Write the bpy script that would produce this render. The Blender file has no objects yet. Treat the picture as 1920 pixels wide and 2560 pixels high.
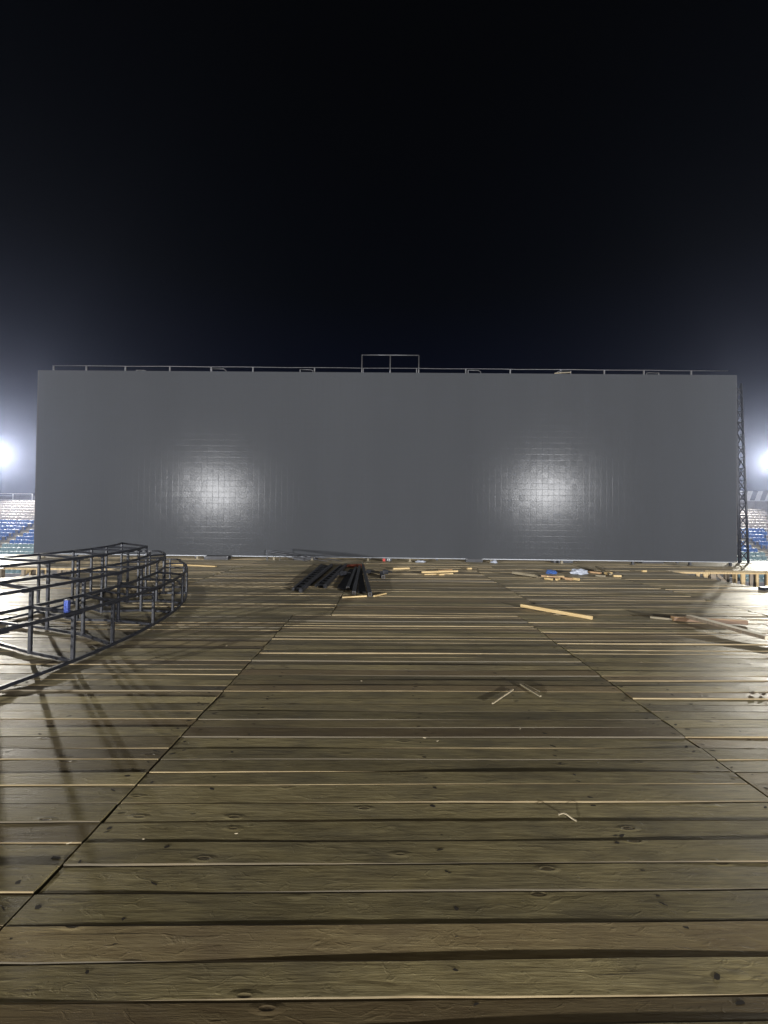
import bpy, bmesh, math, random
from mathutils import Vector, Matrix, noise as mnoise
random.seed(7)
R = math.radians
C = bpy.context.scene.collection
S = bpy.context.scene

# ------------------------------------------------------------------ camera, sky, fill sun, exposure
cam = bpy.data.cameras.new('camera')
cam.sensor_fit = 'VERTICAL'; cam.sensor_height = 36.0; cam.lens = 14.06
cam.clip_start = 0.05; cam.clip_end = 900
co = bpy.data.objects.new('camera', cam); C.objects.link(co)
p_, r_ = R(0.8), R(0.65)
fw = Vector((0, math.cos(p_), math.sin(p_))); up0 = Vector((0, -math.sin(p_), math.cos(p_))); rt0 = Vector((1, 0, 0))
rt = rt0*math.cos(r_) + up0*math.sin(r_); up = -rt0*math.sin(r_) + up0*math.cos(r_)
co.matrix_world = Matrix(((rt.x, up.x, -fw.x, 0), (rt.y, up.y, -fw.y, 0), (rt.z, up.z, -fw.z, 1.6), (0, 0, 0, 1)))
S.camera = co

W = bpy.data.worlds.new('World'); S.world = W; W.use_nodes = True
wn, wl = W.node_tree.nodes, W.node_tree.links
bg = wn['Background']
tc = wn.new('ShaderNodeTexCoord'); sp = wn.new('ShaderNodeSeparateXYZ'); cr = wn.new('ShaderNodeValToRGB')
wl.new(tc.outputs['Generated'], sp.inputs[0]); wl.new(sp.outputs['Z'], cr.inputs[0]); wl.new(cr.outputs[0], bg.inputs[0])
e = cr.color_ramp.elements
e[0].position = 0.0; e[0].color = (0.007, 0.008, 0.014, 1)
e[1].position = 0.75; e[1].color = (0.0002, 0.0003, 0.0004, 1)
k = e.new(0.30); k.color = (0.0009, 0.0016, 0.0060, 1)
k = e.new(0.48); k.color = (0.0004, 0.0007, 0.0014, 1)
bg.inputs[1].default_value = 1.0

SUN, FLOOD_BACK, FLOOD_FRONT, HAZE = 0.32, 39000.0, 98000.0, 0.00125
sl = bpy.data.lights.new('fill_sun', 'SUN'); sl.energy = SUN; sl.angle = R(30); sl.color = (1.0, 0.91, 0.72)  # added broad fill lamp lifting the dark deck; no visible source
so = bpy.data.objects.new('fill_sun', sl); C.objects.link(so)
so.rotation_euler = Vector((0.12, 0.72, -0.69)).to_track_quat('-Z', 'Y').to_euler()

S.view_settings.view_transform = 'Standard'; S.view_settings.look = 'None'
S.view_settings.exposure = 0.0; S.view_settings.gamma = 1.0; S.view_settings.use_curve_mapping = False
S.render.engine = 'CYCLES'
cy = S.cycles
cy.use_denoising = True; cy.max_bounces = 5; cy.diffuse_bounces = 3; cy.glossy_bounces = 3
cy.volume_bounces = 0; cy.sample_clamp_indirect = 4.0; cy.caustics_reflective = False; cy.caustics_refractive = False

# ------------------------------------------------------------------ helpers
def obj(name, verts, faces, mats, parent=None, idx=None, smooth=False):
    m = bpy.data.meshes.new(name)
    m.from_pydata([tuple(v) for v in verts], [], faces)
    for mt in (mats if isinstance(mats, (list, tuple)) else [mats]): m.materials.append(mt)
    if idx:
        for pl, i in zip(m.polygons, idx): pl.material_index = i
    if smooth:
        for pl in m.polygons: pl.use_smooth = True
    o = bpy.data.objects.new(name, m); C.objects.link(o)
    if parent: o.parent = parent
    return o

def tag(o, label=None, cat=None, group=None, kind=None):
    if label: o['label'] = label
    if cat: o['category'] = cat
    if group: o['group'] = group
    if kind: o['kind'] = kind
    return o

def thing(name, label, cat, loc=(0, 0, 0), rz=0.0, group=None):
    o = bpy.data.objects.new(name, None); C.objects.link(o)
    o.location = loc; o.rotation_euler = (0, 0, rz); o.empty_display_size = 0.2
    return tag(o, label, cat, group)

class MB:
    """collects simple shapes; build() links them as ONE mesh object"""
    def __init__(s): s.v = []; s.f = []; s.i = []
    def add(s, vs, fs, mi=0):
        n = len(s.v); s.v += [Vector(v) for v in vs]
        s.f += [tuple(a+n for a in f) for f in fs]; s.i += [mi]*len(fs); return s
    def box(s, c, d, mi=0, rot=None):
        vs = [Vector((x*d[0]/2, y*d[1]/2, z*d[2]/2)) for x in (-1, 1) for y in (-1, 1) for z in (-1, 1)]
        if rot is not None: vs = [rot @ v for v in vs]
        return s.add([v+Vector(c) for v in vs], [(0, 1, 3, 2), (4, 6, 7, 5), (0, 4, 5, 1), (2, 3, 7, 6), (0, 2, 6, 4), (1, 5, 7, 3)], mi)
    def bar(s, a, b, w, h=None, mi=0, upv=(0, 0, 1), bev=0.0):
        return s.sweep([a, b], w, h, mi, upv, bev)
    def sweep(s, pts, w, h=None, mi=0, upv=(0, 0, 1), bev=0.0, cap=True):
        h = h or w; pts = [Vector(p) for p in pts]; u = Vector(upv); rings = []
        if bev: prof = [(-w/2+bev, -h/2), (w/2-bev, -h/2), (w/2, -h/2+bev), (w/2, h/2-bev), (w/2-bev, h/2), (-w/2+bev, h/2), (-w/2, h/2-bev), (-w/2, -h/2+bev)]
        else: prof = [(-w/2, -h/2), (w/2, -h/2), (w/2, h/2), (-w/2, h/2)]
        for i, p in enumerate(pts):
            t = (pts[min(i+1, len(pts)-1)]-pts[max(i-1, 0)]).normalized()
            uu = u if abs(t.dot(u)) < 0.95 else Vector((0, 1, 0))
            sd = t.cross(uu).normalized(); n = sd.cross(t).normalized()
            rings.append([p+sd*a+n*b for a, b in prof])
        return s.rings(rings, mi, cap)
    def tube(s, pts, r, n=8, mi=0, cap=True):
        pts = [Vector(p) for p in pts]; rings = []
        rr = r if isinstance(r, (list, tuple)) else [r]*len(pts)
        for i, p in enumerate(pts):
            t = (pts[min(i+1, len(pts)-1)]-pts[max(i-1, 0)]).normalized()
            uu = Vector((0, 0, 1)) if abs(t.z) < 0.95 else Vector((0, 1, 0))
            sd = t.cross(uu).normalized(); nn = sd.cross(t)
            rings.append([p+(sd*math.cos(2*math.pi*k/n)+nn*math.sin(2*math.pi*k/n))*rr[i] for k in range(n)])
        return s.rings(rings, mi, cap)
    def rings(s, rings, mi=0, cap=True):
        n = len(rings[0]); vs = [v for r in rings for v in r]
        fs = [(i*n+j, i*n+(j+1) % n, (i+1)*n+(j+1) % n, (i+1)*n+j) for i in range(len(rings)-1) for j in range(n)]
        if cap: fs += [tuple(range(n-1, -1, -1)), tuple(range((len(rings)-1)*n, len(rings)*n))]
        return s.add(vs, fs, mi)
    def build(s, name, mats, parent=None, smooth=False):
        return obj(name, s.v, s.f, mats, parent, s.i, smooth)

# ------------------------------------------------------------------ materials
def mat(name, base=(0.5, 0.5, 0.5), rough=0.5, metal=0.0, spec=0.5):
    m = bpy.data.materials.new(name); m.use_nodes = True
    b = m.node_tree.nodes['Principled BSDF']
    b.inputs['Base Color'].default_value = (*base, 1); b.inputs['Roughness'].default_value = rough
    b.inputs['Metallic'].default_value = metal; b.inputs['Specular IOR Level'].default_value = spec
    return m, m.node_tree.nodes, m.node_tree.links, b

def nd(ns, t, **kw):
    n = ns.new(t)
    for k_, v in kw.items():
        if k_ in n.inputs.keys(): n.inputs[k_].default_value = v
        else: setattr(n, k_, v)
    return n

def mth(ns, ls, op, a, b=None, clamp=False):
    n = ns.new('ShaderNodeMath'); n.operation = op; n.use_clamp = clamp
    for i, x in enumerate((a, b)):
        if x is None: continue
        if isinstance(x, (int, float)): n.inputs[i].default_value = x
        else: ls.new(x, n.inputs[i])
    return n.outputs[0]

def vmul(ns, ls, v, s):
    n = ns.new('ShaderNodeVectorMath'); n.operation = 'MULTIPLY'; ls.new(v, n.inputs[0]); n.inputs[1].default_value = s; return n.outputs[0]

def vadd(ns, ls, a, b):
    n = ns.new('ShaderNodeVectorMath'); n.operation = 'ADD'; ls.new(a, n.inputs[0]); ls.new(b, n.inputs[1]); return n.outputs[0]

def noi(ns, ls, v, scale, detail=4, rough=0.55, dist=0.0):
    n = ns.new('ShaderNodeTexNoise'); ls.new(v, n.inputs['Vector'])
    n.inputs['Scale'].default_value = scale; n.inputs['Detail'].default_value = detail
    n.inputs['Roughness'].default_value = rough; n.inputs['Distortion'].default_value = dist
    return n.outputs['Fac']

def ramp(ns, ls, f, stops):
    n = ns.new('ShaderNodeValToRGB'); ls.new(f, n.inputs[0]); el = n.color_ramp.elements
    el[0].position, el[0].color = stops[0][0], (*stops[0][1], 1); el[1].position, el[1].color = stops[-1][0], (*stops[-1][1], 1)
    for p, c in stops[1:-1]:
        x = el.new(p); x.color = (*c, 1)
    return n.outputs[0]

def mixc(ns, ls, f, a, b, mode='MIX'):
    n = ns.new('ShaderNodeMix'); n.data_type = 'RGBA'; n.blend_type = mode
    for i, x in ((0, f), (6, a), (7, b)):
        if isinstance(x, (int, float)): n.inputs[i].default_value = x
        elif isinstance(x, tuple): n.inputs[i].default_value = (*x, 1)
        else: ls.new(x, n.inputs[i])
    return n.outputs[2]

def bump(ns, ls, h, strength, dist, nrm=None):
    n = ns.new('ShaderNodeBump'); n.inputs['Strength'].default_value = strength; n.inputs['Distance'].default_value = dist
    ls.new(h, n.inputs['Height'])
    if nrm is not None: ls.new(nrm, n.inputs['Normal'])
    return n.outputs[0]

def wood_inputs(ns, ls):
    g = ns.new('ShaderNodeNewGeometry'); a = ns.new('ShaderNodeAttribute'); a.attribute_name = 'rnd'
    cx = ns.new('ShaderNodeCombineXYZ'); ls.new(mth(ns, ls, 'MULTIPLY', a.outputs['Fac'], 37.0), cx.inputs[0])
    ls.new(mth(ns, ls, 'MULTIPLY', a.outputs['Fac'], 91.0), cx.inputs[1])
    ls.new(mth(ns, ls, 'MULTIPLY', a.outputs['Fac'], 13.0), cx.inputs[2])
    return g.outputs['Position'], a.outputs['Fac'], cx.outputs[0]

def weathered():
    m, ns, ls, b = mat('weathered_formwork_wood', rough=0.5, spec=0.20)
    b.inputs['Specular Tint'].default_value = (1.0, 0.86, 0.62, 1)
    b.inputs['Sheen Weight'].default_value = 0.04; b.inputs['Sheen Roughness'].default_value = 0.45; b.inputs['Sheen Tint'].default_value = (1.0, 0.92, 0.75, 1)
    pos, rnd, off = wood_inputs(ns, ls)
    v = vadd(ns, ls, pos, off)
    grain = noi(ns, ls, vmul(ns, ls, v, (1.3, 19.0, 4.0)), 3.0, 8, 0.66, 0.5)
    fine = noi(ns, ls, vmul(ns, ls, v, (5.0, 110.0, 20.0)), 2.0, 4, 0.65)
    blot = noi(ns, ls, vmul(ns, ls, v, (1.0, 2.6, 1.0)), 2.2, 5, 0.6, 0.4)
    stain = noi(ns, ls, pos, 0.55, 4, 0.6)
    col = ramp(ns, ls, grain, [(0.26, (0.080, 0.062, 0.029)), (0.45, (0.190, 0.155, 0.074)), (0.60, (0.248, 0.206, 0.103)), (0.82, (0.34, 0.29, 0.155))])
    col = mixc(ns, ls, 0.55, col, ramp(ns, ls, fine, [(0.33, (0.42, 0.41, 0.40)), (0.5, (0.95, 0.95, 0.95)), (0.7, (1.25, 1.25, 1.22))]), 'MULTIPLY')
    col = mixc(ns, ls, mth(ns, ls, 'MULTIPLY', ramp(ns, ls, blot, [(0.42, (0, 0, 0)), (0.70, (1, 1, 1))]), 0.55), col, (0.062, 0.055, 0.042))
    # some boards browner, some greyer
    r2 = mth(ns, ls, 'FRACT', mth(ns, ls, 'MULTIPLY', rnd, 17.31))
    col = mixc(ns, ls, mth(ns, ls, 'MULTIPLY', ramp(ns, ls, r2, [(0.62, (0, 0, 0)), (0.9, (1, 1, 1))]), 0.55), col, (0.128, 0.082, 0.043))
    r3 = mth(ns, ls, 'FRACT', mth(ns, ls, 'MULTIPLY', rnd, 53.7))
    val = mth(ns, ls, 'ADD', mth(ns, ls, 'MULTIPLY', r3, 0.70), 0.64)
    val = mth(ns, ls, 'MULTIPLY', val, mth(ns, ls, 'ADD', mth(ns, ls, 'MULTIPLY', stain, 0.9), 0.55))
    hs = ns.new('ShaderNodeHueSaturation'); ls.new(col, hs.inputs['Color']); ls.new(val, hs.inputs['Value'])
    # knots: sparse dark ovals
    vo = ns.new('ShaderNodeTexVoronoi'); ls.new(vmul(ns, ls, v, (2.2, 7.0, 1.0)), vo.inputs['Vector']); vo.inputs['Scale'].default_value = 1.05
    vo.inputs['Randomness'].default_value = 1.0
    knot = ramp(ns, ls, vo.outputs['Distance'], [(0.045, (1, 1, 1)), (0.11, (0, 0, 0))])
    ring = ramp(ns, ls, vo.outputs['Distance'], [(0.0, (0.5, 0.5, 0.5)), (0.06, (0.2, 0.2, 0.2)), (0.085, (0.9, 0.9, 0.9)), (0.16, (0.5, 0.5, 0.5))])
    colk = mixc(ns, ls, mth(ns, ls, 'MULTIPLY', knot, 0.75), hs.outputs[0], (0.038, 0.026, 0.016))
    ls.new(colk, b.inputs['Base Color'])
    rg = ramp(ns, ls, blot, [(0.3, (0.52, 0.52, 0.52)), (0.7, (0.40, 0.40, 0.40))]); ls.new(rg, b.inputs['Roughness'])
    dent = ramp(ns, ls, noi(ns, ls, vmul(ns, ls, v, (3.2, 7.5, 1.0)), 3.0, 4, 0.55, 1.6), [(0.57, (0, 0, 0)), (0.68, (0.6, 0.6, 0.6)), (0.78, (1, 1, 1))])
    n1 = bump(ns, ls, dent, 0.35, 0.003)
    n2 = bump(ns, ls, grain, 0.45, 0.004, n1)
    n3 = bump(ns, ls, fine, 0.35, 0.0012, n2)
    n4 = bump(ns, ls, ring, 0.9, 0.006, n3)
    ls.new(n4, b.inputs['Normal'])
    return m

def fresh_edge():
    m, ns, ls, b = mat('fresh_sawn_edge', rough=0.6)
    pos, rnd, off = wood_inputs(ns, ls); v = vadd(ns, ls, pos, off)
    g = noi(ns, ls, vmul(ns, ls, v, (3.0, 1.0, 60.0)), 2.0, 4)
    col = ramp(ns, ls, g, [(0.3, (0.19, 0.138, 0.068)), (0.7, (0.31, 0.24, 0.13))])
    r2 = mth(ns, ls, 'FRACT', mth(ns, ls, 'MULTIPLY', rnd, 29.17))
    along = noi(ns, ls, vmul(ns, ls, v, (0.7, 0.2, 0.2)), 1.0, 3, 0.6)
    d = mth(ns, ls, 'ADD', mth(ns, ls, 'MULTIPLY', r2, 0.9), mth(ns, ls, 'MULTIPLY', along, 0.5))
    dirt = ramp(ns, ls, d, [(0.78, (0, 0, 0)), (0.98, (1, 1, 1))])
    ls.new(mixc(ns, ls, dirt, col, (0.095, 0.078, 0.050)), b.inputs['Base Color'])
    return m

def pine(name, c0, c1, axis=(2.0, 40.0, 40.0)):
    m, ns, ls, b = mat(name, rough=0.6)
    t = ns.new('ShaderNodeTexCoord')
    g = noi(ns, ls, vmul(ns, ls, t.outputs['Object'], axis), 1.5, 5, 0.6, 0.3)
    ls.new(ramp(ns, ls, g, [(0.3, c0), (0.72, c1)]), b.inputs['Base Color'])
    ls.new(bump(ns, ls, g, 0.4, 0.002), b.inputs['Normal'])
    return m

def speckled(name, base, rough, metal=0.0, amt=0.35, scale=30, spec=0.5, bmp=0.0):
    m, ns, ls, b = mat(name, base, rough, metal, spec)
    t = ns.new('ShaderNodeTexCoord')
    g = noi(ns, ls, t.outputs['Object'], scale, 5, 0.65)
    lo = tuple(c*(1-amt) for c in base); hi = tuple(min(1, c*(1+amt)) for c in base)
    ls.new(ramp(ns, ls, g, [(0.3, lo), (0.7, hi)]), b.inputs['Base Color'])
    ls.new(ramp(ns, ls, g, [(0.3, (rough*0.8,)*3), (0.7, (min(1, rough*1.2),)*3)]), b.inputs['Roughness'])
    if bmp: ls.new(bump(ns, ls, g, 0.5, bmp), b.inputs['Normal'])
    return m

def led():
    m, ns, ls, b = mat('led_module_face', (0.0525, 0.0548, 0.0588), 0.185, 0.0, 0.052)
    g = ns.new('ShaderNodeNewGeometry'); a = ns.new('ShaderNodeObjectInfo')
    f = noi(ns, ls, g.outputs['Position'], 17.0, 4, 0.75)
    c = noi(ns, ls, vmul(ns, ls, g.outputs['Position'], (1.0, 1.0, 0.14)), 0.45, 3, 0.5)
    val = mth(ns, ls, 'ADD', mth(ns, ls, 'MULTIPLY', c, 0.26), 0.87)
    hs = ns.new('ShaderNodeHueSaturation'); hs.inputs['Color'].default_value = (0.0525, 0.0548, 0.0588, 1); ls.new(val, hs.inputs['Value'])
    ls.new(hs.outputs[0], b.inputs['Base Color'])
    ls.new(bump(ns, ls, f, 0.24, 0.007), b.inputs['Normal'])
    return m

M = {}
M['wood'] = weathered(); M['edge'] = fresh_edge()
M['pine'] = pine('fresh_pine', (0.42, 0.28, 0.11), (0.66, 0.50, 0.25))
M['pine_red'] = pine('reddish_pine', (0.30, 0.17, 0.08), (0.52, 0.34, 0.17))
M['brown'] = pine('shadow_side_pine', (0.10, 0.055, 0.028), (0.20, 0.12, 0.062))  # side colour with the board's shadow painted in
M['old'] = pine('greyed_pine', (0.13, 0.11, 0.07), (0.30, 0.25, 0.16))
M['post'] = pine('post_pine', (0.36, 0.25, 0.11), (0.58, 0.43, 0.22), (30.0, 30.0, 2.0))
M['post_old'] = pine('old_post_pine', (0.14, 0.11, 0.075), (0.28, 0.22, 0.15), (30.0, 30.0, 2.0))
M['gouge'] = speckled('bruised_wood', (0.022, 0.016, 0.010), 0.8, 0, 0.4, 200)
M['black'] = speckled('black_painted_steel', (0.017, 0.0175, 0.021), 0.40, 0.0, 0.45, 24, 0.35, 0.0006)
M['pile'] = speckled('worn_dark_steel', (0.024, 0.024, 0.027), 0.45, 0.0, 0.5, 14)
M['blackm'] = speckled('matt_black_sheet', (0.010, 0.010, 0.012), 0.75, 0.0, 0.4, 12, 0.3)
M['truss'] = speckled('dark_truss_steel', (0.036, 0.037, 0.043), 0.45, 0.3, 0.35, 10)
M['galv'] = speckled('galvanised_tube', (0.11, 0.11, 0.115), 0.45, 0.6, 0.25, 12)
M['alu'] = speckled('aluminium_strip', (0.30, 0.31, 0.33), 0.5, 0.5, 0.2, 20)
M['led'] = led()
M['dark'] = speckled('dark_cabinet', (0.03, 0.03, 0.033), 0.6, 0.0, 0.3, 8)
M['concrete'] = speckled('terrace_concrete', (0.22, 0.21, 0.19), 0.85, 0, 0.25, 1.6)
M['step'] = speckled('pale_step_concrete', (0.40, 0.37, 0.30), 0.85, 0, 0.2, 3)
M['seat_w'] = speckled('white_seat_plastic', (0.36, 0.34, 0.35), 0.45, 0, 0.15, 5)
M['seat_b'] = speckled('blue_seat_plastic', (0.045, 0.15, 0.44), 0.4, 0, 0.3, 5)
M['seat_t'] = speckled('faded_teal_seat_plastic', (0.21, 0.33, 0.36), 0.45, 0, 0.2, 5)
M['wallp'] = speckled('grey_rendered_wall', (0.30, 0.29, 0.31), 0.8, 0, 0.2, 2)
M['pale'] = speckled('pale_sheet_metal', (0.62, 0.62, 0.66), 0.5, 0.1, 0.12, 4)
M['darkp'] = speckled('dark_sheet_metal', (0.13, 0.13, 0.15), 0.5, 0.1, 0.2, 4)
M['ground'] = speckled('stadium_ground', (0.06, 0.065, 0.05), 0.9, 0, 0.4, 0.8)
M['bag_w'] = speckled('white_plastic_film', (0.36, 0.385, 0.44), 0.35, 0, 0.12, 20)
M['bag_b'] = speckled('blue_plastic_film', (0.045, 0.10, 0.28), 0.35, 0, 0.3, 20)
M['can'] = speckled('blue_can_paint', (0.055, 0.085, 0.30), 0.28, 0.55, 0.25, 40)
M['rim'] = speckled('bare_can_metal', (0.6, 0.6, 0.62), 0.3, 0.9, 0.1, 40)
M['red'] = speckled('red_board', (0.62, 0.07, 0.05), 0.5, 0, 0.15, 20)
M['white'] = speckled('white_print', (0.80, 0.80, 0.78), 0.5, 0, 0.06, 20)
M['rust'] = speckled('rust_red_cloth', (0.20, 0.055, 0.03), 0.8, 0, 0.4, 30, 0.2, 0.004)
M['pine_lit'] = pine('lit_top_pine', (0.42, 0.36, 0.25), (0.66, 0.59, 0.44))  # pale tone has the back floodlight painted in
M['splinter'] = speckled('pale_splinter', (0.34, 0.28, 0.18), 0.7, 0, 0.25, 60)
lm, ns_, ls_, b_ = mat('lit_lamp_glass', (0.9, 0.9, 0.9), 0.3)
b_.inputs['Emission Color'].default_value = (1.0, 0.98, 0.92, 1); b_.inputs['Emission Strength'].default_value = 60.0
M['lamp'] = lm

# ------------------------------------------------------------------ ground and haze
GZ = -4.4
n_ = 40
gv = [(-110+220*i/n_, -80+190*j/n_, GZ+0.03*math.sin(i*1.7)*math.cos(j*2.3)) for j in range(n_+1) for i in range(n_+1)]
gf = [(j*(n_+1)+i, j*(n_+1)+i+1, (j+1)*(n_+1)+i+1, (j+1)*(n_+1)+i) for j in range(n_) for i in range(n_)]
tag(obj('ground', gv, gf, M['ground']), 'dark bare stadium ground below the wooden stage', None, None, 'structure')

hz = MB().box((0, 15, (14.0-5.6)/2), (226, 196, 19.6)).build('haze', [])  # added air volume, its glow standing mostly for lens bloom
hm = bpy.data.materials.new('bloom_haze'); hm.use_nodes = True
hn = hm.node_tree.nodes; hl = hm.node_tree.links
hn.remove(hn['Principled BSDF'])
pv = hn.new('ShaderNodeVolumePrincipled'); pv.inputs['Density'].default_value = HAZE
pv.inputs['Color'].default_value = (0.58, 0.67, 1.0, 1); pv.inputs['Anisotropy'].default_value = 0.78
hl.new(pv.outputs[0], hn['Material Output'].inputs['Volume'])
hz.data.materials.append(hm); tag(hz, 'thin bluish haze added for the lens bloom round the floodlights', None, None, 'stuff')

# ------------------------------------------------------------------ stage deck
SL = 0.02      # the boards run a touch askew to the stage front
def sy(x, v): return v + SL*x

class Plank:
    def __init__(s, x0, x1, v0, w, rnd):
        s.x0, s.x1, s.v0, s.w, s.rnd = x0, x1, v0, w, rnd
        rg = random.Random(rnd)
        s.a = (rg.choice([0, 0, 0, 1, 1, 2])*0.0030 + rg.uniform(-0.002, 0.0020))*(0.62 if v0 < 3.4 else 1.0)
        s.b = s.a + rg.uniform(-0.003, 0.003)
        s.ph = rg.uniform(0, 50); s.t = 0.045; s.cup = rg.uniform(-0.0030, 0.0016)*(0.6 if v0 < 3.6 else 1.0); s.tw = rg.uniform(-0.0022, 0.0022); s.tilt = rg.gauss(0, 0.0014 if v0 < 3.6 else 0.0030)
    def top(s, x, q):                      # q in -1..1 across the board
        k_ = (x-s.x0)/max(0.01, s.x1-s.x0)
        return s.a*(1-k_)+s.b*k_ + 0.0022*math.sin(x*1.7+s.ph) + s.cup*(q*q) + s.tilt*q + s.tw*q*math.sin(x*0.9+s.ph*2)
    def edge(s, x, side):
        return s.w/2 - 0.0022 + 0.0013*math.sin(x*3.1+s.ph+side*9) + 0.0016*mnoise.noise(Vector((x*6, s.ph, side*7.0))) - 0.011*max(0.0, mnoise.noise(Vector((x*3.3, s.ph+5, side*3.0)))-0.42)
    def geom(s, n):
        vs, fs, ix = [], [], []
        vc = s.v0+s.w/2
        for i in range(n+1):
            x = s.x0+(s.x1-s.x0)*i/n; ef, eb = s.edge(x, -1), s.edge(x, 1); r = 0.0018
            pr = [(-ef, s.top(x, -1)-s.t), (-ef, s.top(x, -1)-r), (-ef+r*1.4, s.top(x, -0.96)), (eb-r*1.4, s.top(x, 0.96)), (eb, s.top(x, 1)-r), (eb, s.top(x, 1)-s.t)]
            for d, z in pr: vs.append((x, sy(x, vc+d), z))
        mi = [1, 1, 0, 1, 1]
        for i in range(n):
            for j in range(5):
                a = i*6+j; fs.append((a, a+6, a+7, a+1)); ix.append(mi[j])
            a = i*6; fs.append((a+5, a+11, a+6, a)); ix.append(1)
        fs.append((0, 1, 2, 3, 4, 5)); ix.append(0); a = n*6; fs.append((a+5, a+4, a+3, a+2, a+1, a)); ix.append(0)
        return vs, fs, ix

def add_rnd(o, vals):
    at = o.data.attributes.new('rnd', 'FLOAT', 'POINT'); at.data.foreach_set('value', vals)

rows = [1.279, 1.351, 1.469, 1.597, 1.734, 1.87, 2.0, 2.128, 2.263, 2.417, 2.53, 2.665, 2.794, 2.936, 3.065, 3.19, 3.32, 3.45, 3.57, 3.70]
while rows[0] > 0.30: rows.insert(0, rows[0]-random.uniform(0.126, 0.137))
while rows[-1] < 12.30: rows.append(rows[-1]+random.uniform(0.126, 0.137))
rows[-1] = 12.36
def x_left(y): return -11.0 if y < 8.3 else min(-7.9, -11.0+(y-8.3))
planks = []
for k_ in range(len(rows)-1):
    v0, v1 = rows[k_], rows[k_+1]
    base = -1.45 if v0 < 6.45 else -0.84
    xs = sorted([base+3.7*i for i in range(-3, 4)])
    xs = [x for x in xs if -10.4 < x < 8.6]
    xs = [-11.0]+xs+[9.12]
    for i in range(len(xs)-1):
        a, b = xs[i]+0.004+random.uniform(0, 0.008), xs[i+1]-0.004-random.uniform(0, 0.008)
        if i == len(xs)-2: b += random.uniform(-0.02, 0.03)
        a = max(a, x_left(sy(a, v0))+random.uniform(-0.02, 0.02))
        if b-a < 0.25: continue
        planks.append(Plank(a, b, v0+random.uniform(-0.0022, 0.0022), v1-v0, random.random()))
main_planks = list(planks)
strip = []
srows = [12.362]
while srows[-1] < 15.95: srows.append(srows[-1]+random.uniform(0.126, 0.137))
for k_ in range(len(srows)-1):
    base = -15.5+random.choice([0, 0, 0.6])
    xs = [-17.0]+[base+3.7*i for i in range(1, 9)]+[18.0]
    for i in range(len(xs)-1):
        if k_ < 3 and xs[i] > 8.8: continue
        xe = min(xs[i+1], 9.12) if k_ < 3 else xs[i+1]
        strip.append(Plank(xs[i]+0.006, xe-0.006, srows[k_], srows[k_+1]-srows[k_], random.random()))

def seen_area(pl):
    y = pl.v0+pl.w/2; f = 0
    for i in range(9):
        x = pl.x0+(pl.x1-pl.x0)*i/8
        if abs(x)/y < 0.985 and y > 1.2: f += 1
    return f/9*(pl.x1-pl.x0)*pl.w/y**3
deck = thing('stage_deck', 'wide weathered board deck of the stage in front of the screen', None); deck['kind'] = 'structure'
order = sorted(planks, key=seen_area, reverse=True)
near = set(id(p) for p in order[:300])
far_v, far_f, far_i, far_r = [], [], [], []
for pl in planks+strip:
    if id(pl) in near:
        vs, fs, ix = pl.geom(36)
        o = obj('plank', vs, fs, [M['wood'], M['edge']], deck, ix); add_rnd(o, [pl.rnd]*len(vs))
    elif pl not in strip:
        vs, fs, ix = pl.geom(5); n = len(far_v)
        far_v += vs; far_f += [tuple(a+n for a in f) for f in fs]; far_i += ix; far_r += [pl.rnd]*len(vs)
o = tag(obj('far_planks', far_v, far_f, [M['wood'], M['edge']], deck, far_i), kind='stuff'); add_rnd(o, far_r)

# bruised nail spots along the hidden joists
nb = MB()
for pl in main_planks:
    y = pl.v0+pl.w/2
    if y > 7.5: continue
    base = -1.45 if pl.v0 < 6.45 else -0.84
    c0 = base+3.7*math.floor(((pl.x0+pl.x1)/2-base)/3.7)
    for off in (0.07, 0.45, 1.75, 2.65, 3.62):
        for rep in range(2 if random.random() < 0.25 else 1):
            if random.random() < 0.12: continue
            x = c0+off+random.uniform(-0.035, 0.035); q = random.uniform(-0.75, 0.75)
            if not pl.x0+0.03 < x < pl.x1-0.03: continue
            z = pl.top(x, q)+0.0007; sx, sv = random.uniform(0.006, 0.024), random.uniform(0.003, 0.011); rot = random.uniform(-0.6, 0.6)
            ring = []
            for a in range(7):
                an = a*2*math.pi/7; rr = random.uniform(0.6, 1.2)
                dx, dv = math.cos(an)*sx*rr, math.sin(an)*sv*rr
                ring.append((x+dx*math.cos(rot)-dv*math.sin(rot), sy(x, y+q*pl.w/2)+dx*math.sin(rot)+dv*math.cos(rot), z))
            nb.add(ring, [tuple(range(7))])
for pl in main_planks:                     # drying splits along the grain
    if pl.v0 > 6.5: continue
    for rep_ in range(random.choice([0, 0, 1, 1, 2])):
        ln = random.uniform(0.08, 0.55); x = random.uniform(pl.x0+0.05, max(pl.x0+0.06, pl.x1-ln-0.05)); q = random.uniform(-0.8, 0.8); y = pl.v0+pl.w/2+q*pl.w/2
        if x+ln > pl.x1: continue
        n = 7; up_, dn_ = [], []
        for i in range(n+1):
            xx = x+ln*i/n; w_ = 0.0011*math.sin(math.pi*i/n)*random.uniform(0.5, 1.4); dy = 0.004*math.sin(xx*5+pl.ph)
            z = pl.top(xx, q)+0.0007; up_.append((xx, sy(xx, y+dy+w_), z)); dn_.append((xx, sy(xx, y+dy-w_), z))
        nb.add(up_+dn_, [(n+1+i, n+2+i, i+1, i) for i in range(n)])
tag(nb.build('nail_marks', M['gouge'], deck), kind='stuff')

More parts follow.
